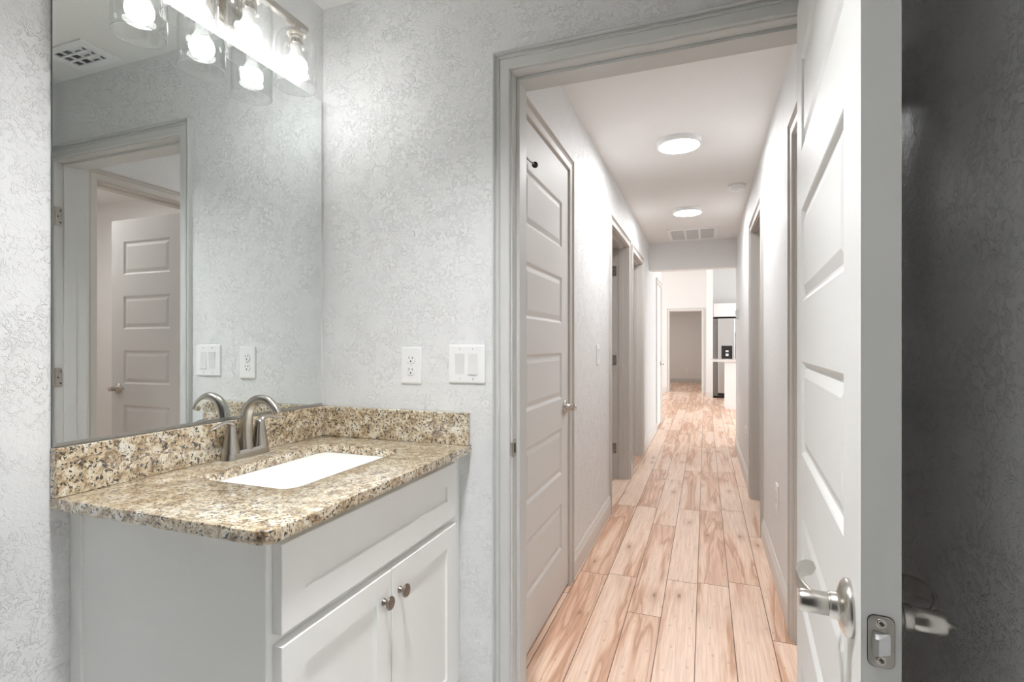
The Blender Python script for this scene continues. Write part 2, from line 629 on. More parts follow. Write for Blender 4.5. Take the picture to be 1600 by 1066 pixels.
# ------------------------------------------------------------------ door frames, casings, baseboards
CW = .057
PROF = [(0, 0), (0, .0160), (.002, .0185), (.0050, .0185), (.0070, .0150), (.0085, .0070), (.0165, .0070), (.0182, .0135), (.0212, .0138),
        (.0232, .0085), (.0262, .0115), (CW - .003, .0115), (CW, .009), (CW, 0)]


def casing(bm, a0, a1, h, to_world, reveal=.005, cw=CW, prof=PROF, mi=0):
    """mitred casing round an opening a0..a1 high h; to_world(a, t, z): t out of the wall"""
    rings = []
    for o_, t_ in prof:
        d = reveal + cw - o_
        rings.append([bm.verts.new(to_world(*p)) for p in ((a0 - d, t_, 0), (a0 - d, t_, h + d), (a1 + d, t_, h + d), (a1 + d, t_, 0))])
    for A, B in zip(rings, rings[1:]):
        for k in range(3):
            bm.faces.new((A[k], A[k + 1], B[k + 1], B[k])).material_index = mi
    bm.faces.new([r[0] for r in rings])
    bm.faces.new([r[3] for r in rings][::-1])


def frame(name, label, axis_, a0, a1, h, t0, t1, stop, m_, sides=(True, True), stop_h=.011, stop_far=.011):
    """jamb boards lining an opening through a wall (t0..t1 across it) with casings on either face
    stop: (s0, s1) across-wall range of the door stop"""
    W = (lambda a, t_, z: (a, t_, z)) if axis_ == 'x' else (lambda a, t_, z: (t_, a, z))
    mid = W((a0 + a1) / 2, (t0 + t1) / 2, 0)
    root = thing(name, label, 'door frame', mid, kind='structure')

    def bx(bm, al, ah, tl, th_, zl, zh, bev=.0012):
        p, q = W(al, tl, zl), W(ah, th_, zh)
        box(bm, min(p[0], q[0]), max(p[0], q[0]), min(p[1], q[1]), max(p[1], q[1]), zl, zh, 0, bev, 1)
    bm = nb()
    bx(bm, a0 - JT, a0, t0, t1, 0, h)
    bx(bm, a1, a1 + JT, t0, t1, 0, h)
    bx(bm, a0 - JT, a1 + JT, t0, t1, h, h + JT)
    obj('jamb', bm, m_, root)
    if stop:
        bm = nb()
        bx(bm, a0, a0 + stop_h, stop[0], stop[1], 0, h - stop_h)
        bx(bm, a1 - stop_far, a1, stop[0], stop[1], 0, h - stop_h)
        bx(bm, a0, a1, stop[0], stop[1], h - stop_h, h)
        obj('door_stop', bm, m_, root)
    if sides[0]:
        bm = nb()
        casing(bm, a0, a1, h, lambda a, t_, z: W(a, t0 - t_, z))
        obj('casing', bm, m_, root, autosmooth=35)
    if sides[1]:
        bm = nb()
        casing(bm, a0, a1, h, lambda a, t_, z: W(a, t1 + t_, z))
        obj('casing', bm, m_, root, autosmooth=35)
    return root


fr_bath = frame('trim_1', 'grey painted door frame of the bathroom doorway', 'x', JL, JR, DH, FY0, FY1, (FY0 + .038, FY0 + .09), M['trim'], stop_far=.007)
fr_clo = frame('trim_2', 'door frame round the closed closet door in the hall', 'y', CLO[0], CLO[1], DH, XL - TH, XL, (XL - .09, XL - .038), M['trim_warm'], (False, True))
fr_a = frame('trim_3', 'door frame of the nearer open doorway on the left of the hall', 'y', OA[0], OA[1], DH, XL - TH, XL, (XL - .085, XL - .045), M['trim_warm'])
fr_b = frame('trim_4', 'door frame of the farther open doorway on the left of the hall', 'y', OB[0], OB[1], DH, XL - TH, XL, (XL - .085, XL - .045), M['trim_warm'])
fr_c = frame('trim_5', 'door frame on the hall right wall beside the bathroom door', 'y', OC[0], OC[1], DH - .02, XR, XR + TH, (XR + .05, XR + .09), M['trim_warm'])
fr_d = frame('trim_6', 'door frame of the far open doorway on the right of the hall', 'y', OD[0], OD[1], DH, XR, XR + TH, (XR + .05, XR + .09), M['trim_warm'])
fr_e = frame('trim_7', 'white door frame beyond the end of the hall on the left', 'y', OE[0], OE[1], DH, XL - TH, XL, (XL - .09, XL - .038), M['base'], (False, True))
fr_f = frame('trim_8', 'white door frame of the doorway in the far wall', 'x', -.842, -.074, 2.02, LY, LY + .14, (LY + .05, LY + .09), M['base'])

BP = [(0, 0), (.0135, 0), (.0135, .085), (.011, .092), (.011, .098), (.0085, .101), (.0085, .112), (.005, .119), (.004, .125), (0, .125)]


def baseboard(name, label, segs, m_):
    """segs: ((x0,y0),(x1,y1),(nx,ny)) along walls"""
    bm = nb()
    for (x0, y0), (x1, y1), (nx, ny) in segs:
        A = [bm.verts.new((x0 + nx * t_, y0 + ny * t_, z)) for t_, z in BP]
        B = [bm.verts.new((x1 + nx * t_, y1 + ny * t_, z)) for t_, z in BP]
        for k in range(len(BP) - 1):
            bm.faces.new((A[k], A[k + 1], B[k + 1], B[k]))
        bm.faces.new(A)
        bm.faces.new(B[::-1])
    return tag(obj(name, bm, m_), label, 'baseboard', kind='structure')


e = .064
baseboard('baseboard_left', 'white baseboard along the left hall wall',
          [((XL, a), (XL, b), (1, 0)) for a, b in ((CLO[1] + e, OA[0] - e), (OA[1] + e, OB[0] - e), (OB[1] + e, OE[0] - e))], M['base'])
baseboard('baseboard_right', 'white baseboard along the right hall wall',
          [((XR, a), (XR, b), (-1, 0)) for a, b in ((OC[1] + e, OD[0] - e), (OD[1] + e, YB + .14))], M['base'])
baseboard('baseboard_far', 'white baseboard of the far living area wall and wall end',
          [((-5.0, LY), (-.91, LY), (0, -1)), ((-.01, LY), (.027, LY), (0, -1)), ((.013, 12.36), (.16, 12.36), (0, -1)), ((.027, 12.35), (.027, LY), (-1, 0))], M['base'])
baseboard('baseboard_far_room', 'grey baseboard in the dim far room', [((-1.8, 17.1), (1.2, 17.1), (0, -1))], M['trim'])
baseboard('baseboard_bath', 'white baseboard of the bathroom right and rear walls', [((XR, -.9), (XR, FY0), (-1, 0)), ((XM, -.9), (XM, .71), (1, 0))], M['base'])
baseboard('baseboard_side_room', 'white baseboard in the small side room', [((XR + TH, 3.0), (2.6, 3.0), (0, -1)), ((2.6, FY0 + .1), (2.6, 3.0), (-1, 0))], M['base'])

# windows that bring the daylight into the living area
for i, (x0, x1, y0, y1) in enumerate(((-5.12, -5.04, 8.9, 12.3), (4.54, 4.62, 7.8, 10.2))):
    w_ = thing('window_%d' % (i + 1), ('white framed window of the living area' if i == 0 else 'white framed window of the kitchen'), 'window', ((x0 + x1) / 2, (y0 + y1) / 2, .5), kind='structure')
    bm = nb()
    for a, b in ((y0, y0 + .06), (y1 - .06, y1), ((y0 + y1) / 2 - .03, (y0 + y1) / 2 + .03)):
        box(bm, x0, x1, a, b, .5, 2.4)
    for a, b in ((.5, .56), (2.34, 2.4), (1.42, 1.48)):
        box(bm, x0, x1, y0, y1, a, b)
    obj('window_frame', bm, M['base'], w_)
    bm = nb()
    box(bm, (x0 + x1) / 2 - .003, (x0 + x1) / 2 + .003, y0 + .06, y1 - .06, .56, 2.34)
    obj('pane', bm, M['glass'], w_)


# ------------------------------------------------------------------ doors
def door_slab(w, h, t_, z0):
    """five-panel moulded slab; local x 0..w from the hinge, y 0..t_, both faces moulded"""
    bm = nb()
    st = .113
    pz = [(.226 + .354 * i, .226 + .354 * i + .217) for i in range(5)]
    xs = [0, st, w - st, w]
    zs = [z0] + [v for p in pz for v in p] + [h]
    for y, s in ((0, 1), (t_, -1)):
        V = {}

        def v(x, z):
            if (x, z) not in V:
                V[(x, z)] = bm.verts.new((x, y, z))
            return V[(x, z)]
        for i in range(3):
            for k in range(len(zs) - 1):
                x0, x1, za, zb = xs[i], xs[i + 1], zs[k], zs[k + 1]
                corners = [v(x0, za), v(x1, za), v(x1, zb), v(x0, zb)]
                if i == 1 and k % 2 == 1:
                    prev = corners
                    for ins, dep in ((.003, .0015), (.011, .0075), (.016, .0078), (.034, .0025), (.036, .002)):
                        ring = [bm.verts.new((x, y + s * dep, z)) for x, z in
                                ((x0 + ins, za + ins), (x1 - ins, za + ins), (x1 - ins, zb - ins), (x0 + ins, zb - ins))]
                        for q in range(4):
                            bm.faces.new((prev[q], prev[(q + 1) % 4], ring[(q + 1) % 4], ring[q]))
                        prev = ring
                    bm.faces.new(prev)
                else:
                    bm.faces.new(corners)
    for q in (((0, z0), (w, z0)), ((0, h), (w, h))):
        (xa, za), (xb, zb) = q
        bm.faces.new([bm.verts.new(p) for p in ((xa, 0, za), (xb, 0, zb), (xb, t_, zb), (xa, t_, za))])
    for x in (0, w):
        bm.faces.new([bm.verts.new(p) for p in ((x, 0, z0), (x, 0, h), (x, t_, h), (x, t_, z0))])
    return bm


def lever(parent, x, y, z, s, hand, privacy=False):
    """rose + lever on a door face; s = outward sign along local y, hand = direction of the blade along local x"""
    ax = axis((x, y, z), (0, s, 0))
    bm = nb()
    lathe(bm, [(.001, 0), (.0345, 0), (.035, .002), (.0345, .005), (.031, .0085), (.0245, .0115), (.018, .0135), (.0160, .0155), (.0160, .0215), (.0150, .0225),
               (.0145, .024), (.001, .024)], ax, 40)
    obj('handle_rose', bm, M['nickel'], parent, local=True, autosmooth=50)
    bm = nb()
    lathe(bm, [(.001, .0232), (.0130, .0232), (.0140, .0246), (.0140, .0530), (.0125, .0560), (.001, .0565)], ax, 36)
    # blade: leaves the barrel tip sideways, rises and curls back to the door, rounded at its end
    pts = [(0, .042, .007), (.020, .053, .011), (.042, .056, .013), (.066, .051, .012), (.086, .041, .009), (.096, .032, .006), (.100, .0275, .005)]
    path = smooth_path([(x + hand * a, y + s * b, z + c_) for a, b, c_ in pts], 6)
    sh = lerp_list([(.0035, .007), (.0032, .0095), (.0030, .0105), (.003, .0114), (.0028, .0118), (.0026, .0100), (.0012, .0030)], 6)
    sweep(bm, path, sh)
    if privacy:
        lathe(bm, [(.001, .0555), (.0055, .0555), (.0045, .059), (.0015, .068), (.0005, .0685)], ax, 16)
    obj('handle', bm, M['nickel'], parent, local=True, autosmooth=50)


def hinge_leaf(bm, loc, ux, un, h=.089, w=.028, t_=.0025):
    """flat hinge leaf: ux direction along its width, un its outward normal"""
    ux, un = Vector(ux), Vector(un)
    L = Vector(loc)
    outline = []
    r = .008
    for cx, cz, a0 in ((w - r, h / 2 - r, 0), (w - r, -h / 2 + r, 270)):
        seg = [(cx + r * math.cos(math.radians(a0 + 90 * k / 4)), cz + r * math.sin(math.radians(a0 + 90 * k / 4))) for k in range(5)]
        outline.append(seg)
    pts = outline[1] + outline[0] + [(0, h / 2), (0, -h / 2)]
    lo = [L + ux * a + Vector((0, 0, b)) for a, b in pts]
    hi = [p + un * t_ for p in lo]
    loft(bm, [lo, hi], smooth=False)
    for dz in (-.028, 0, .028):
        lathe(bm, [(.0035, 0), (.0035, .0006), (.002, .0003)], axis(L + ux * (w * .62 + (.004 if dz else -.006)) + un * t_ + Vector((0, 0, dz)), un), 10, mi=1)


# bathroom door, standing open beside the right wall
PHI = math.radians(86.2)
DW, DT = .799, .038
lx, ly = -math.cos(PHI), -math.sin(PHI)                 # leaf direction
# local x along the leaf, local y = towards the right wall (bath face at y = DT)
rot = math.atan2(ly, lx)
hx, hy = .2180, 1.4873
d1 = thing('door_1', 'white five-panel bathroom door standing open beside the shadowed wall', 'door', (hx, hy, 0), rot, kind='structure')
# with this rotation local +y points to (-sin rot, cos rot) = towards +x
obj('slab', door_slab(DW, 2.033, DT, .012), M['door'], d1, local=True)
LZ = .862
lever(d1, DW - .064, 0, LZ, -1, -1)
lever(d1, DW - .064, DT, LZ, 1, -1, privacy=True)
# latch plate on the door edge
bm = nb()
def edge_pts(w, h, r, x, cz):
    return [Vector((x, DT / 2 + a, cz + b)) for a, b in rrect(w, h, r, 5)]
loft(bm, [edge_pts(.0262, .0585, .0075, DW + .0002, LZ - .004), edge_pts(.0262, .0585, .0075, DW + .0005, LZ - .004)], smooth=False, mi=1)  # dark rim painted in for the shaded seam round the plate
loft(bm, [edge_pts(.0250, .0570, .007, DW + .0002, LZ - .004), edge_pts(.0250, .0570, .007, DW + .0014, LZ - .004)], smooth=False)
lp = obj('latch_plate', bm, [M['nickel'], M['rubber_and_hole']], d1, local=True)
bm = nb()
zc = LZ - .006
b_ = [(DW + .0012, DT / 2 - .0084), (DW + .0105, DT / 2 - .0072), (DW + .0112, DT / 2 - .004), (DW + .0025, DT / 2 + .0084), (DW + .0012, DT / 2 + .0084)]
loft(bm, [[Vector((x, y, zc - .0105)) for x, y in b_], [Vector((x, y, zc + .0082)) for x, y in b_],
          [Vector((DW + .0012 + (x - DW - .0012) * .55, y * .9 + DT * .05, zc + .0120)) for x, y in b_]], smooth=False)
obj('latch_bolt', bm, M['steel'], lp, local=True)
for dz in (.0205, -.0205):
    bm = nb()
    lathe(bm, [(.0052, 0), (.0052, .0008), (.0046, .0012), (.0018, .0008), (.0008, -.0004)], axis((DW + .0013, DT / 2, LZ - .004 + dz), (1, 0, 0)), 20)
    for a in (0, 1):
        box(bm, DW + .0020, DW + .0025, DT / 2 - (.002 if a else .0005), DT / 2 + (.002 if a else .0005), LZ - .004 + dz - (.0005 if a else .002), LZ - .004 + dz + (.0005 if a else .002), 1)  # dark cross painted in for the shaded screw recess
    obj('screw', bm, [M['nickel'], M['rubber_and_hole']], lp, local=True)
# hinges: leaf on the jamb, barrel and leaf on the door edge
for hz in (1.79, 1.035, .26):
    bm = nb()
    hinge_leaf(bm, (JR - .0003, FY0 + .004, hz), (0, 1, 0), (-1, 0, 0))
    obj('hinge_leaf', bm, [M['nickel'], M['rubber_and_hole']], fr_bath)
    bm = nb()
    pv = Vector((JR + .0008, 1.513, hz))
    lathe(bm, [(.001, -.047), (.004, -.047), (.006, -.0445), (.006, .0445), (.004, .047), (.001, .047)], Matrix.Translation(pv), 16)
    box(bm, JR - .0018, JR + .0002, 1.513, 1.531, hz - .0445, hz + .0445)
    dpt = Vector((hx, hy, 0)) + Matrix.Rotation(rot, 3, 'Z') @ Vector((-.0004, .004, 0))
    dq = Vector((hx, hy, 0)) + Matrix.Rotation(rot, 3, 'Z') @ Vector((-.0004, DT, 0))
    q = [dpt, dq, Vector((pv.x - .004, pv.y - .003, 0)), Vector((pv.x - .004, pv.y, 0)), dq + Vector((0, .0018, 0)), dpt + Vector((0, .0018, 0))]
    loft(bm, [[Vector((p.x, p.y, hz - .0445)) for p in q], [Vector((p.x, p.y, hz + .0445)) for p in q]], smooth=False)
    obj('hinge', bm, M['nickel'], d1)
# strike plate on the latch-side jamb
bm = nb()
loft(bm, [[Vector((JL, FY0 + .0185 + a, LZ + b)) for a, b in rrect(.034, .057, .007, 4)],
          [Vector((JL + .0013, FY0 + .0185 + a, LZ + b)) for a, b in rrect(.034, .057, .007, 4)]], smooth=False)
box(bm, JL + .0013, JL + .0016, FY0 + .012, FY0 + .028, LZ - .015, LZ + .015, 1)  # dark patch painted in for the shaded bolt hole
lip = [(JL + .0013, FY0 + .003), (JL - .0005, FY0 - .004), (JL - .004, FY0 - .0065), (JL - .004, FY0 - .0050), (JL - .002, FY0 - .003), (JL, FY0 + .003)]
loft(bm, [[Vector((x, y, LZ - .020)) for x, y in lip], [Vector((x, y, LZ + .020)) for x, y in lip]], smooth=False)
obj('strike_plate', bm, [M['nickel'], M['rubber_and_hole']], fr_bath)

# closet door in the hall, closed
w2 = CLO[1] - CLO[0] - .006
d2 = thing('door_2', 'closed white five-panel closet door on the left of the hall', 'door', (XL + .001, CLO[0] + .003, 0), math.radians(90), kind='structure')
obj('slab', door_slab(w2, 2.04, .035, .018), M['door'], d2, local=True)
lever(d2, w2 - .062, 0, .888, -1, -1)
bm = nb()
box(bm, XL - .06, XL - .02, CLO[0], CLO[1], 0, .016)  # dark strip stands in for the shaded gap below the door
obj('door_gap_shade', bm, M['gap_shade'], fr_clo)
for hz in (1.865, 1.05, .25):
    bm = nb()
    lathe(bm, [(.001, -.05), (.004, -.05), (.006, -.0445), (.006, .0445), (.004, .05), (.001, .05)], Matrix.Translation((XL + .007, CLO[0] + .001, hz)), 16)
    obj('hinge', bm, M['nickel'], d2)
bm = nb()
lathe(bm, [(.001, 0), (.004, 0), (.004, .16), (.001, .16)], axis((XL + .022, CLO[0] + .012, 1.868), (0, 1, .06)), 12)
lathe(bm, [(.001, 0), (.011, 0), (.012, .003), (.011, .012), (.001, .013)], axis((XL + .022, CLO[0] + .168, 1.878), (0, 1, .06)), 16, mi=1)
lathe(bm, [(.001, 0), (.010, 0), (.010, .006), (.001, .006)], axis((XL + .007, CLO[0] + .001, 1.912), (0, 0, 1)), 14)
sweep(bm, [(XL + .007, CLO[0] + .001, 1.915), (XL + .016, CLO[0] + .008, 1.900), (XL + .022, CLO[0] + .012, 1.868)], [(.004, .004)] * 3)
obj('hinge_pin_stop', bm, [M['nickel_dark'], M['rubber_and_hole']], d2)

# door of the small side room, standing open (seen in the mirror)
w3 = OC[1] - OC[0] - .006
d3 = thing('door_3', 'white five-panel door open inside the side room, seen in the mirror', 'door', (XR + .097, OC[1] - .038, 0), 0, kind='structure')
obj('slab', door_slab(w3 + .08, 2.0, .035, .012), M['door'], d3, local=True)
lever(d3, w3 + .018, 0, .90, -1, -1)
lever(d3, w3 + .018, .035, .90, 1, -1)

# white door beyond the hall end
w4 = OE[1] - OE[0] - .006
d4 = thing('door_4', 'white closed door past the end of the hall on the left', 'door', (XL - .002, OE[0] + .003, 0), math.radians(90), kind='structure')
obj('slab', door_slab(w4, 2.04, .035, .012), M['white_cab'], d4, local=True)
lever(d4, w4 - .062, 0, .90, -1, -1)
for hz in (1.86, 1.05, .25):
    bm = nb()
    lathe(bm, [(.001, -.05), (.006, -.0445), (.006, .0445), (.001, .05)], Matrix.Translation((XL + .006, OE[0] + .001, hz)), 14)
    obj('hinge', bm, M['nickel'], d4)

# hinge leaves on the far jambs of the open doorways on the left, strike on the second
for hz in (1.84, 1.05, .27):
    bm = nb()
    hinge_leaf(bm, (XL - TH + .002, OA[1] - .0003, hz), (1, 0, 0), (0, -1, 0), w=.035)
    obj('hinge_leaf', bm, [M['nickel'], M['rubber_and_hole']], fr_a)

# ------------------------------------------------------------------ vanity cabinet
CX0, CXF = XM + .001, -.750        # back, face-frame plane
CY0, CY1 = .733, 1.529
CTB, CTT = .841, .866              # counter slab
van = thing('vanity_cabinet', 'white shaker vanity cabinet under the granite countertop', 'cabinet', ((CX0 + CXF) / 2, (CY0 + CY1) / 2, 0))
bm = nb()
box(bm, CX0 + .02, CXF, CY0, CY1, .10, CTB, 0, .0015, 1)
box(bm, CX0, CX0 + .035, CY0 - .006, CY0 + .02, .0, CTB, 0, .001, 1)      # scribe strip by the wall
body = obj('body', bm, M['cab'], van)
bm = nb()
box(bm, CX0 + .03, CXF - .07, CY0 + .002, CY1, 0, .10)
obj('toe_kick', bm, M['cab'], van)


def shaker(name, y0, y1, z0, z1, fr_=.060, t_=.021, dep=.007):
    bm = nb()
    x0, x1 = CXF + .001, CXF + .001 + t_
    ch = .0015
    lo = [(y0, z0), (y1, z0), (y1, z1), (y0, z1)]

    def ring(ins, x):
        return [bm.verts.new((x, y, z)) for y, z in ((y0 + ins, z0 + ins), (y1 - ins, z0 + ins), (y1 - ins, z1 - ins), (y0 + ins, z1 - ins))]
    R = [ring(0, x0), ring(0, x1 - ch), ring(ch, x1), ring(fr_, x1), ring(fr_ + .0015, x1 - dep)]
    bm.faces.new(R[0])
    for a, b in zip(R, R[1:]):
        for k in range(4):
            bm.faces.new((a[k], a[(k + 1) % 4], b[(k + 1) % 4], b[k]))
    bm.faces.new(R[-1])
    return obj(name, bm, M['cab'], van)


shaker('drawer_front', .748, 1.462, .655, .822)
dl = shaker('door', .748, 1.103, .12, .633)
dr = shaker('door', 1.107, 1.462, .12, .633)
for d_, y in ((dl, 1.070), (dr, 1.140)):
    bm = nb()
    lathe(bm, [(.001, 0), (.0085, 0), (.0085, .002), (.0065, .005), (.005, .009), (.0055, .013), (.009, .0155), (.0155, .0175), (.0165, .0195), (.0155, .0225),
               (.0125, .0238), (.0115, .0230), (.007, .0245), (.001, .025)], axis((CXF + .022, y, .568), (1, 0, 0)), 28)
    kb = obj('knob', bm, M['pewter'], d_, autosmooth=60)
    kb['label'] = 'round aged pewter knob'

# ------------------------------------------------------------------ granite top with splashes
top_y0, top_y1, top_x0, top_x1 = .690, 1.529, XM + .001, -.706
cut = (-1.160, -.868, .915, 1.372)
ct = thing('countertop', 'speckled beige granite countertop slab on the white vanity', 'countertop', ((top_x0 + top_x1) / 2, (top_y0 + top_y1) / 2, CTB))


def poly_slab(outer, inner, z0, z1, bev):
    cu = bpy.data.curves.new('outline', 'CURVE')
    cu.dimensions = '2D'
    cu.fill_mode = 'BOTH'
    for pts in (outer, inner):
        s = cu.splines.new('POLY')
        s.points.add(len(pts) - 1)
        for p, (x, y) in zip(s.points, pts):
            p.co = (x, y, 0, 1)
        s.use_cyclic_u = True
    cu.extrude = (z1 - z0) / 2 - bev
    cu.bevel_depth = bev
    cu.bevel_resolution = 2
    cu.offset = -bev
    tmp = bpy.data.objects.new('outline', cu)
    COL.objects.link(tmp)
    dg = bpy.context.evaluated_depsgraph_get()
    me = bpy.data.meshes.new_from_object(tmp.evaluated_get(dg))
    bpy.data.objects.remove(tmp)
    bpy.data.curves.remove(cu)
    bm = nb()
    bm.from_mesh(me)
    bpy.data.meshes.remove(me)
    bmesh.ops.translate(bm, verts=bm.verts, vec=(0, 0, (z0 + z1) / 2))
    bmesh.ops.remove_doubles(bm, verts=bm.verts, dist=1e-5)
    return bm


R_ = .028
outer = [(top_x0, top_y0), (top_x1 - R_, top_y0)]
for k in range(1, 9):
    a = math.radians(-90 + 90 * k / 8)
    outer.append((top_x1 - R_ + R_ * math.cos(a), top_y0 + R_ + R_ * math.sin(a)))
outer += [(top_x1, top_y1), (top_x0, top_y1)]
cxm, cym = (cut[0] + cut[1]) / 2, (cut[2] + cut[3]) / 2
inner = [(cxm + a, cym + b) for a, b in rrect(cut[1] - cut[0], cut[3] - cut[2], .032, 6)]
obj('top_slab', poly_slab(outer, inner[::-1], CTB, CTT, .002), M['granite'], ct, autosmooth=40)
bm = nb()
box(bm, top_x0, top_x0 + .020, top_y0, top_y1, CTT, .971, 0, .0015, 1)
tag(obj('backsplash', bm, M['granite'], origin=(top_x0 + .01, 1.11, CTT)), 'long granite backsplash strip under the mirror', 'backsplash')
bm = nb()
box(bm, top_x0 + .0205, top_x1 - .006, 1.509, top_y1, CTT, .969, 0, .0015, 1)
tag(obj('backsplash', bm, M['granite'], origin=(-.99, 1.52, CTT)), 'short granite side splash below the outlet', 'backsplash')

# sink basin under the cut-out
sk = thing('sink', 'white rectangular undermount sink basin in the granite', 'sink', (cxm, cym, CTB - .13))
bm = nb()
sw, sh_ = cut[1] - cut[0] + .008, cut[3] - cut[2] + .008


def sl(w, h, r, z, dx=0):
    return [Vector((cxm + dx + a, cym + b, z)) for a, b in rrect(w, h, r, 6)]


loft(bm, [sl(sw + .04, sh_ + .04, .05, CTB - .012), sl(sw + .04, sh_ + .04, .05, CTB - .0005), sl(sw, sh_, .034, CTB - .0005), sl(sw - .006, sh_ - .008, .034, CTB - .006),
          sl(sw - .05, sh_ - .11, .03, CTB - .085), sl(sw - .075, sh_ - .15, .03, CTB - .108), sl(sw - .11, sh_ - .20, .03, CTB - .115), sl(.05, .05, .024, CTB - .120)], cap0=False)
bmb = [sl(sw + .04, sh_ + .04, .05, CTB - .012), sl(sw - .02, sh_ - .06, .04, CTB - .10), sl(sw - .08, sh_ - .14, .04, CTB - .135)]
loft(bm, bmb, cap0=False)
obj('basin', bm, M['porcelain'], sk, autosmooth=28)
bm = nb()
lathe(bm, [(.001, 0), (.022, 0), (.021, .003), (.016, .004), (.001, .005)], Matrix.Translation((cxm, cym, CTB - .120)), 24)
obj('drain', bm, M['nickel'], sk)

# ------------------------------------------------------------------ faucet
fx_, fy_ = -1.2505, 1.148
fa = thing('faucet', 'brushed nickel two-handle faucet behind the sink', 'faucet', (fx_, fy_, CTT))
bm = nb()


def stad(l_, w, z):
    r = w / 2 * .999
    return [Vector((fx_ + a, fy_ + b, z)) for a, b in rrect(w, l_, r, 10)]


loft(bm, [stad(.157, .0475, CTT), stad(.157, .0475, CTT + .004), stad(.153, .0440, CTT + .012), stad(.149, .041, CTT + .022), stad(.146, .038, CTT + .024)])
obj('base_plate', bm, M['nickel'], fa, autosmooth=50)
for s in (-1, 1):
    cy = fy_ + s * .051
    bm = nb()
    lathe(bm, [(.001, -.006), (.0245, -.006), (.0235, .004), (.0205, .022), (.0175, .044), (.0152, .064), (.0136, .080), (.0118, .089), (.0065, .0935), (.001, .094)],
          Matrix.Translation((fx_, cy, CTT + .022)) @ Matrix.Scale(.86, 4, (0, 0, 1)), 28)
    pts = [(0, 0, .070), (.006, s * .004, .079), (.008, s * .018, .084), (.010, s * .038, .081), (.012, s * .057, .075), (.013, s * .074, .071)]
    path = smooth_path([(fx_ + a * .6, cy + b, CTT + .022 + c_) for a, b, c_ in pts], 5)
    sh = lerp_list([(.0105, .009), (.0115, .0075), (.0095, .0055), (.0085, .0042), (.008, .0035), (.004, .002)], 5)
    sweep(bm, path, sh)
    obj('handle', bm, M['nickel'], fa, autosmooth=60)
bm = nb()
pts = [(.001, 0, .02), (-.001, 0, .055), (.001, 0, .100), (.012, 0, .140), (.040, 0, .163), (.075, 0, .165), (.104, 0, .148), (.118, 0, .128)]
path = smooth_path([(fx_ + a, fy_ + b, CTT + c_) for a, b, c_ in pts], 6)
sh = lerp_list([(.0215, .0175), (.0200, .0170), (.0185, .0165), (.0165, .0150), (.0145, .0132), (.0130, .0120), (.0122, .0112), (.0118, .0108)], 6)
sweep(bm, path, sh, up=(0, 1, 0))
obj('spout', bm, M['nickel'], fa, autosmooth=60)
bm = nb()
lathe(bm, [(.001, 0), (.003, 0), (.003, .052), (.006, .054), (.006, .060), (.001, .062)], Matrix.Translation((fx_ - .0165, fy_ + .024, CTT + .020)), 14)
obj('lift_rod', bm, M['nickel'], fa, autosmooth=50)

# ------------------------------------------------------------------ mirror
MY0, MY1, MZ0, MZ1 = .692, 1.513, .974, 2.062
mi_ = thing('mirror', 'large frameless wall mirror above the granite backsplash', 'mirror', (XM + .003, (MY0 + MY1) / 2, MZ0))
bm = nb()
fs = box(bm, XM + .001, XM + .006, MY0, MY1, MZ0, MZ1, 1)
for f in bm.faces:
    if f.calc_center_median().x > XM + .0055:
        f.material_index = 0
obj('glass_panel', bm, [M['mirror'], M['edge']], mi_)
bm = nb()
box(bm, XM + .0062, XM + .0080, MY0, MY1, MZ0 - .002, MZ0 + .006)
obj('bottom_channel', bm, M['channel'], mi_)

# ------------------------------------------------------------------ vanity light
VX = -1.200
vl = thing('vanity_light', 'three-bulb vanity light with clear glass shades over the mirror', 'wall light', (XM, 1.113, 2.10))
bm = nb()
lathe(bm, [(.001, 0), (.062, 0), (.062, .010), (.058, .018), (.050, .021), (.001, .022)], axis((XM + .001, 1.113, 2.165), (1, 0, 0)), 40)
obj('back_plate', bm, M['nickel'], vl, autosmooth=40)
bm = nb()
lathe(bm, [(.001, 0), (.012, 0), (.012, .075), (.001, .075)], axis((XM + .02, 1.113, 2.192), (1, 0, 0)), 20)
obj('arm', bm, M['nickel'], vl, autosmooth=40)
bm = nb()
box(bm, VX - .010, VX + .010, .890, 1.336, 2.184, 2.204, 0, .0015, 1)
obj('crossbar', bm, M['nickel'], vl)
SH = [(.0215, 2.166), (.030, 2.1655), (.040, 2.163), (.050, 2.156), (.057, 2.146), (.0605, 2.134), (.0615, 2.120), (.0618, 2.080), (.0618, 1.994)]
SHI = [(.0590, 1.994), (.0592, 2.080), (.0588, 2.120), (.0578, 2.133), (.0545, 2.1435), (.0480, 2.1525), (.039, 2.159), (.030, 2.1615), (.0215, 2.162)]
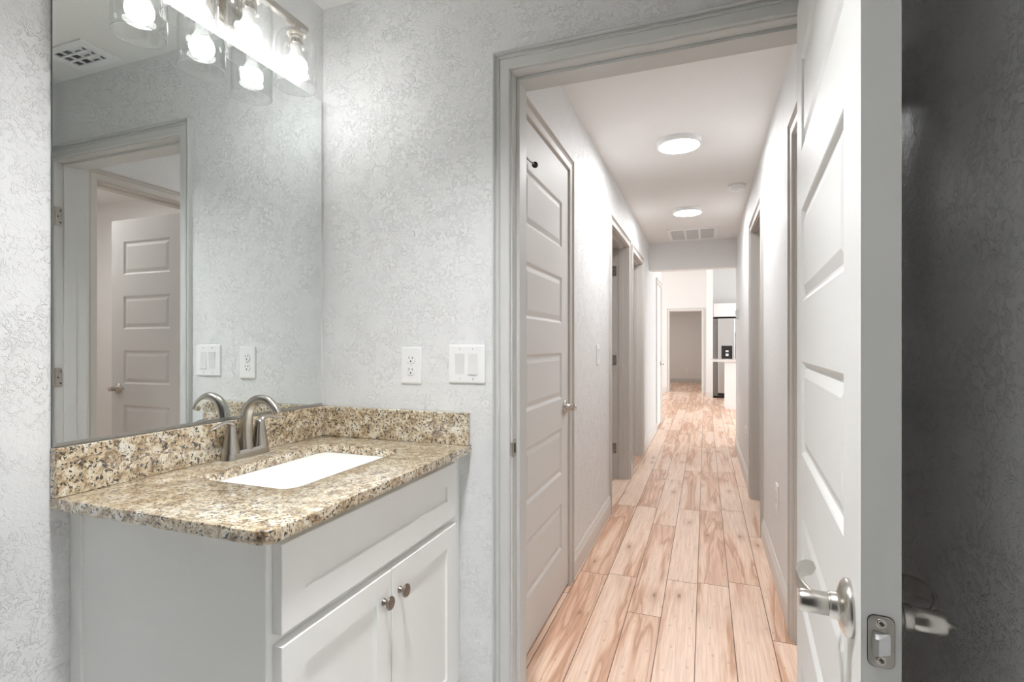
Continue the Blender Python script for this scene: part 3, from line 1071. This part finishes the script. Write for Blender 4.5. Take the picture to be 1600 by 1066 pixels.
for y in (.934, 1.113, 1.292):
    T = Matrix.Translation((VX, y, 0))
    bm = nb()
    lathe(bm, [(.001, 2.184), (.0125, 2.184), (.0125, 2.170), (.019, 2.168), (.020, 2.166), (.020, 2.128), (.0185, 2.126), (.001, 2.126)], T, 28)
    lathe(bm, [(.020, 2.161), (.0285, 2.161), (.0285, 2.1585), (.020, 2.1585)], T, 28, cap0=False, cap1=False)
    so = obj('socket', bm, M['nickel'], vl, autosmooth=40)
    bm = nb()
    lathe(bm, SH + SHI, T, 48, cap0=False, cap1=False)
    for f in bm.faces:
        if f.calc_center_median().z < 1.9945:
            f.material_index = 1
    obj('lamp_shade', bm, [M['glass'], M['glass_rim']], vl)
    bm = nb()
    zc = 2.060
    R0 = .0335
    lathe(bm, [(.0165, 2.126), (.0165, 2.108), (.0215, 2.094), (.0262, 2.087), (R0 * math.cos(math.radians(36)), zc + R0 * math.sin(math.radians(36)))], T, 28, mi=1, cap1=False)
    prof = [(R0 * math.cos(math.radians(a)), zc + R0 * math.sin(math.radians(a))) for a in range(36, -90, -14)] + [(.001, zc - R0)]
    lathe(bm, prof, T, 28, mi=0, cap0=False)
    obj('bulb', bm, [M['bulb'], M['bulb_base']], vl)


# ------------------------------------------------------------------ outlets and switches
def plate_bm(bm, w, h, cut_=None):
    """plate in local a (width), t (out), z"""
    for (dw, t_), (dw2, t2) in ():
        pass
    L = []
    for ins, t_ in ((0, .0003), (0, .0035), (.0015, .0058), (.006, .0066)):
        L.append([(a, t_, b) for a, b in rrect(w - 2 * ins, h - 2 * ins, .004, 3)])
    return L


def place(bm, to_world):
    for v in bm.verts:
        v.co = to_world(v.co)


def outlet(label, cx, cz, frame_, group=None):
    """frame_(a, t, z) -> world"""
    root = thing('wall_outlet', label, 'outlet', frame_(Vector((0, 0, 0))), group=group)
    bm = nb()
    loft(bm, [[Vector(p) for p in l_] for l_ in plate_bm(bm, .0795, .124)], smooth=False)
    place(bm, frame_)
    obj('cover_plate', bm, M['plastic'], root)
    for s in (1, -1):
        bm = nb()
        cz_ = s * .0195
        ol = [(a, b) for a, b in ((.0168 * math.cos(2 * math.pi * k / 28), .0168 * math.sin(2 * math.pi * k / 28)) for k in range(28))]
        ol = [(a, max(-.0135, min(.0135, b))) for a, b in ol]
        loft(bm, [[Vector((a, .006, b + cz_)) for a, b in ol], [Vector((a, .0082, b + cz_)) for a, b in ol], [Vector((a * .96, .0088, b * .96 + cz_)) for a, b in ol]], smooth=False)
        for dx in (-.0063, .0063):
            hh = .0042 if dx < 0 else .0035
            box(bm, dx - .0011, dx + .0011, .0086, .0090, cz_ + .0015, cz_ + .0015 + 2 * hh, 1)  # dark boxes stand in for the shaded slot holes
        lathe(bm, [(.001, .0086), (.0027, .0086), (.0027, .0090), (.001, .0090)], Matrix.Translation((0, 0, cz_ - .0062)) @ Matrix.Rotation(math.radians(-90), 4, 'X'), 12, mi=1)
        place(bm, frame_)
        obj('receptacle', bm, [M['plastic'], M['black']], root)
    bm = nb()
    lathe(bm, [(.001, .0062), (.003, .0062), (.0026, .0074), (.001, .0076)], Matrix.Rotation(math.radians(-90), 4, 'X'), 12)
    place(bm, frame_)
    obj('screw', bm, M['plastic_grey'], root)
    return root


def switch(label, gangs, frame_, tilt):
    root = thing('light_switch', label, 'light switch', frame_(Vector((0, 0, 0))))
    w = .0795 if gangs == 1 else .130
    bm = nb()
    loft(bm, [[Vector(p) for p in l_] for l_ in plate_bm(bm, w, .124)], smooth=False)
    place(bm, frame_)
    obj('cover_plate', bm, M['plastic'], root)
    for i in range(gangs):
        cx = 0 if gangs == 1 else (-.023, .023)[i]
        bm = nb()
        up = tilt[i]
        zt, zb = .0335, -.0335
        to, tb = (.0105, .0068) if up else (.0068, .0105)
        wd_ = .0165
        pr = [(.006, zb), (tb, zb), ((to + tb) / 2 - .0012, 0), (to, zt), (.006, zt)]
        loft(bm, [[Vector((cx - wd_, t_, z)) for t_, z in pr], [Vector((cx + wd_, t_, z)) for t_, z in pr]], smooth=False)
        place(bm, frame_)
        obj('rocker', bm, M['plastic_grey'], root)
        for z in (.0485, -.0485):
            bm = nb()
            lathe(bm, [(.001, .0062), (.003, .0062), (.0026, .0074), (.001, .0076)], Matrix.Translation((cx, 0, z)) @ Matrix.Rotation(math.radians(-90), 4, 'X'), 12)
            box(bm, cx - .0004, cx + .0004, .0073, .0078, z - .002, z + .002, 1)
            place(bm, frame_)
            obj('screw', bm, [M['plastic_grey'], M['dark']], root)
    return root


outlet('white duplex outlet on the wall left of the light switch', 0, 0, lambda p: Vector((-.928 + p.x, FY0 - p.y, 1.120 + p.z)))
switch('white double rocker switch beside the bathroom doorway', 2, lambda p: Vector((-.723 + p.x, FY0 - p.y, 1.127 + p.z)), (True, False))
switch('white single switch on the left hall wall past the closet door', 1, lambda p: Vector((XL + p.y, 3.247 + p.x, 1.126 + p.z)), (True,))
outlet('white outlet low on the right hall wall between the doorways', 0, 0, lambda p: Vector((XR - p.y, 2.848 - p.x, .441 + p.z)))
outlet('white outlet low on the right hall wall past the far doorway', 0, 0, lambda p: Vector((XR - p.y, 4.95 - p.x, .42 + p.z)))
outlet('white outlet low on the wall of the dim far room', 0, 0, lambda p: Vector((-.55 + p.x, 17.1 - p.y, .40 + p.z)))

# thermostat at the hall end
th_ = thing('thermostat', 'small grey thermostat on the right wall at the hall end', 'thermostat', (XR, 6.10, 1.515))
bm = nb()
box(bm, XR - .024, XR - .0005, 6.04, 6.16, 1.465, 1.565, 0, .004, 2)
obj('housing', bm, M['grille'], th_)
bm = nb()
box(bm, XR - .0255, XR - .0235, 6.07, 6.13, 1.515, 1.55)
obj('display', bm, M['dark'], th_)

# ------------------------------------------------------------------ ceiling fixtures
cl1 = thing('ceiling_light', 'nearer lit disc light on the hall ceiling', 'ceiling light', (-.147, 3.262, CEIL), group='hall disc lights')
bm = nb()
lathe(bm, [(.117, .0), (.128, -.0005), (.1285, -.006), (.128, -.028), (.125, -.0305), (.116, -.0305)], Matrix.Translation((-.147, 3.262, CEIL)), 56, cap0=True, cap1=False)
obj('rim', bm, M['plastic'], cl1, autosmooth=40)
bm = nb()
lathe(bm, [(.1175, -.0285), (.115, -.0315), (.08, -.0335), (.001, -.0345)], Matrix.Translation((-.147, 3.262, CEIL)), 48, cap0=False)
obj('diffuser', bm, M['led'], cl1)
cl2 = copy_thing(cl1, (-.150, 4.95, CEIL), 'farther lit disc light on the hall ceiling, before the return vent')

cl3 = thing('ceiling_light', 'added unseen disc light that brightens the small side room', 'ceiling light', (1.55, 2.05, CEIL))  # lamp added to light the room reflected in the mirror
bm = nb()
lathe(bm, [(.14, 0), (.15, 0), (.15, -.03), (.14, -.032)], Matrix.Translation((1.55, 2.05, CEIL)), 40, cap1=False)
obj('rim', bm, M['plastic'], cl3)
bm = nb()
lathe(bm, [(.142, -.030), (.1, -.035), (.001, -.037)], Matrix.Translation((1.55, 2.05, CEIL)), 40, cap0=False)
obj('diffuser', bm, M['ledC'], cl3)

DLX, DLY = -.47, .66  # downlight added out of view to lift the cabinet and counter
cl4 = thing('ceiling_light', 'added unseen downlight on the bathroom ceiling that brightens cabinet and counter', 'ceiling light', (DLX, DLY, CEIL))
bm = nb()
lathe(bm, [(.001, -.0005), (.098, -.0005), (.098, -.128), (.094, -.130), (.090, -.128), (.090, -.030), (.001, -.030)], Matrix.Translation((DLX, DLY, CEIL)), 40)
obj('shade', bm, M['plastic_grey'], cl4, autosmooth=40)
bm = nb()
lathe(bm, [(.001, -.031), (.085, -.031), (.085, -.034), (.001, -.036)], Matrix.Translation((DLX, DLY, CEIL)), 32)
obj('diffuser', bm, M['ledB'], cl4)

cl5 = thing('ceiling_light', 'added unseen disc light that brightens the dim far room', 'ceiling light', (-1.1, 15.2, CEIL))  # lamp added out of view to lift the far room
bm = nb()
lathe(bm, [(.14, 0), (.15, 0), (.15, -.03), (.14, -.032)], Matrix.Translation((-1.1, 15.2, CEIL)), 40, cap1=False)
obj('rim', bm, M['plastic'], cl5)
bm = nb()
lathe(bm, [(.142, -.030), (.1, -.035), (.001, -.037)], Matrix.Translation((-1.1, 15.2, CEIL)), 40, cap0=False)
obj('diffuser', bm, M['ledF'], cl5)

sd = thing('smoke_detector', 'round white smoke detector on the hall ceiling near the right wall', 'smoke detector', (.225, 4.303, CEIL))
bm = nb()
lathe(bm, [(.001, 0), (.064, 0), (.064, -.008), (.060, -.010), (.001, -.010)], Matrix.Translation((.225, 4.303, CEIL)), 36)
obj('base', bm, M['plastic_grey'], sd, autosmooth=40)
bm = nb()
lathe(bm, [(.056, -.010), (.057, -.016), (.055, -.034), (.048, -.041), (.020, -.043), (.018, -.046), (.001, -.046)], Matrix.Translation((.225, 4.303, CEIL)), 36, cap0=False)
obj('cap', bm, M['plastic'], sd, autosmooth=40)

# return-air vent near the beam
rv = thing('ceiling_vent', 'white return vent in three sections on the hall ceiling', 'vent', (-.13, 6.02, CEIL))
vx0, vx1, vy0, vy1 = -.385, .122, 5.74, 6.31
bm = nb()
xs_ = [vx0 + .035 + (vx1 - vx0 - .07) * k / 3 for k in range(4)]
fxs = [vx0, xs_[0], xs_[1] - .010, xs_[1] + .010, xs_[2] - .010, xs_[2] + .010, xs_[3], vx1]
fys = [vy0, vy0 + .035, vy1 - .035, vy1]
cells(bm, fxs, fys, [CEIL - .012, CEIL - .0005],
      lambda x, y, z: (sum(x > q for q in fxs) - 1) % 2 == 0 or not (fys[1] < y < fys[2]))
obj('frame', bm, M['plastic'], rv)
for k in range(3):
    bm = nb()
    x0 = xs_[k] + (0 if k == 0 else .010)
    x1 = xs_[k + 1] - (0 if k == 2 else .010)
    y = vy0 + .038
    while y < vy1 - .045:
        loft(bm, [[Vector((x, y, CEIL - .004)), Vector((x, y + .0125, CEIL - .011)), Vector((x, y + .0135, CEIL - .010)), Vector((x, y + .001, CEIL - .003))] for x in (x0, x1)], smooth=False)
        y += .0165
    box(bm, x0, x1, vy0 + .035, vy1 - .035, CEIL - .0025, CEIL - .0008, 1)  # dark sheet stands in for the shade behind the louvers
    obj('grille', bm, [M['grille'], M['duct_shade']], rv)

# supply register on the bathroom ceiling (seen in the mirror)
sv = thing('ceiling_vent', 'white supply register on the bathroom ceiling, seen in the mirror', 'vent', (-.136, 1.412, CEIL))
bx0, bx1, by0, by1 = -.268, -.004, 1.335, 1.495
bm = nb()
gx_ = [bx0, bx0 + .052, -.192, -.184, -.140, -.132, -.088, -.080, bx1 - .036, bx1]
gx_ = sorted(gx_)
gy_ = [by0, by0 + .030, by0 + .0555, by0 + .0635, by0 + .0905, by0 + .0985, by1 - .032, by1]


def reg_solid(x, y, z):
    ix = sum(x > q for q in gx_) - 1
    iy = sum(y > q for q in gy_) - 1
    return ix % 2 == 0 or iy % 2 == 0


cells(bm, gx_, gy_, [CEIL - .007, CEIL - .0012], reg_solid)
obj('frame', bm, M['plastic'], sv)
bm = nb()
box(bm, bx0 + .05, bx1 - .034, by0 + .028, by1 - .030, CEIL - .0010, CEIL - .0004)  # dark sheet stands in for the shaded register cells
obj('duct_shade_sheet', bm, M['duct_shade'], sv)
for a in (0, 2, 4):
    bm = nb()
    y = gy_[a + 1]
    loft(bm, [[Vector((x, y + .001, CEIL - .002)), Vector((x, y + .006, CEIL - .005)), Vector((x, y + .009, CEIL - .012)), Vector((x, y + .0075, CEIL - .012)), Vector((x, y + .005, CEIL - .006))]
              for x in (bx0 + .056, bx0 + .125)], smooth=False)
    obj('louver', bm, M['plastic'], sv)

# ------------------------------------------------------------------ kitchen at the far end
fg = thing('refrigerator', 'stainless side-by-side refrigerator with black dispenser in the far kitchen', 'refrigerator', (.72, 12.8, 0))
bm = nb()
box(bm, .166, 1.17, 12.47, 13.25, .03, 1.76, 0, .005, 1)
obj('body', bm, M['fridge'], fg)
for nm_, a, b in (('door', .265, .612), ('door', .620, 1.17)):
    bm = nb()
    box(bm, a, b, 12.40, 12.465, .11, 1.765, 0, .010, 2)
    fd = obj(nm_, bm, M['steel'], fg)
    hxx = .594 if a < .5 else .640
    bm = nb()
    box(bm, hxx - .010, hxx + .010, 12.345, 12.362, .75, 1.45, 0, .004, 1)
    for z in (.80, 1.40):
        box(bm, hxx - .006, hxx + .006, 12.36, 12.40, z - .01, z + .01)
    obj('handle', bm, M['plastic_grey'], fd)
    if a < .5:
        bm = nb()
        box(bm, .335, .555, 12.393, 12.403, .84, 1.16, 0, .003, 1)
        dp = obj('dispenser', bm, M['black'], fd)
for za, zb in ((1.02, 1.06), (.93, .985)):
    bm = nb()
    box(bm, .42, .48, 12.388, 12.394, za, zb)
    obj('dispenser_paddle', bm, M['plastic_grey'], dp)
bm = nb()
box(bm, .265, 1.17, 12.41, 12.47, .0, .10)
obj('grille', bm, M['black'], fg)

wc = thing('wall_cabinet', 'white cabinet above the refrigerator in the far kitchen', 'cabinet', (.66, 12.9, 1.80))
bm = nb()
box(bm, .161, 1.25, 12.44, 13.299, 1.80, 2.10)
obj('body', bm, M['white_cab'], wc)
for a, b in ((.17, .70), (.71, 1.24)):
    bm = nb()
    box(bm, a, b, 12.42, 12.439, 1.81, 2.09, 0, .003, 1)
    wdr = obj('door', bm, M['white_cab'], wc)
    bm = nb()
    lathe(bm, [(.001, 0), (.006, 0), (.006, .012), (.013, .018), (.001, .022)], axis((.66 if a < .5 else .75, 12.42, 1.85), (0, -1, 0)), 14)
    obj('knob', bm, M['nickel'], wdr)

isl = thing('kitchen_island', 'white kitchen island base in front of the refrigerator', 'kitchen island', (1.2, 10.8, 0))
bm = nb()
box(bm, .352, 2.4, 10.35, 11.0, .0, .865)
obj('body', bm, M['white_cab'], isl)
bm = nb()
box(bm, .346, 2.4, 10.344, 11.0, .0, .09)
obj('base_trim', bm, M['white_cab'], isl)
bm = nb()
box(bm, .10, 2.43, 10.30, 11.05, .866, .906, 0, .004, 1)
tag(obj('island_countertop', bm, M['quartz'], origin=(1.2, 10.68, .866)), 'pale stone countertop overhanging the white kitchen island', 'countertop')
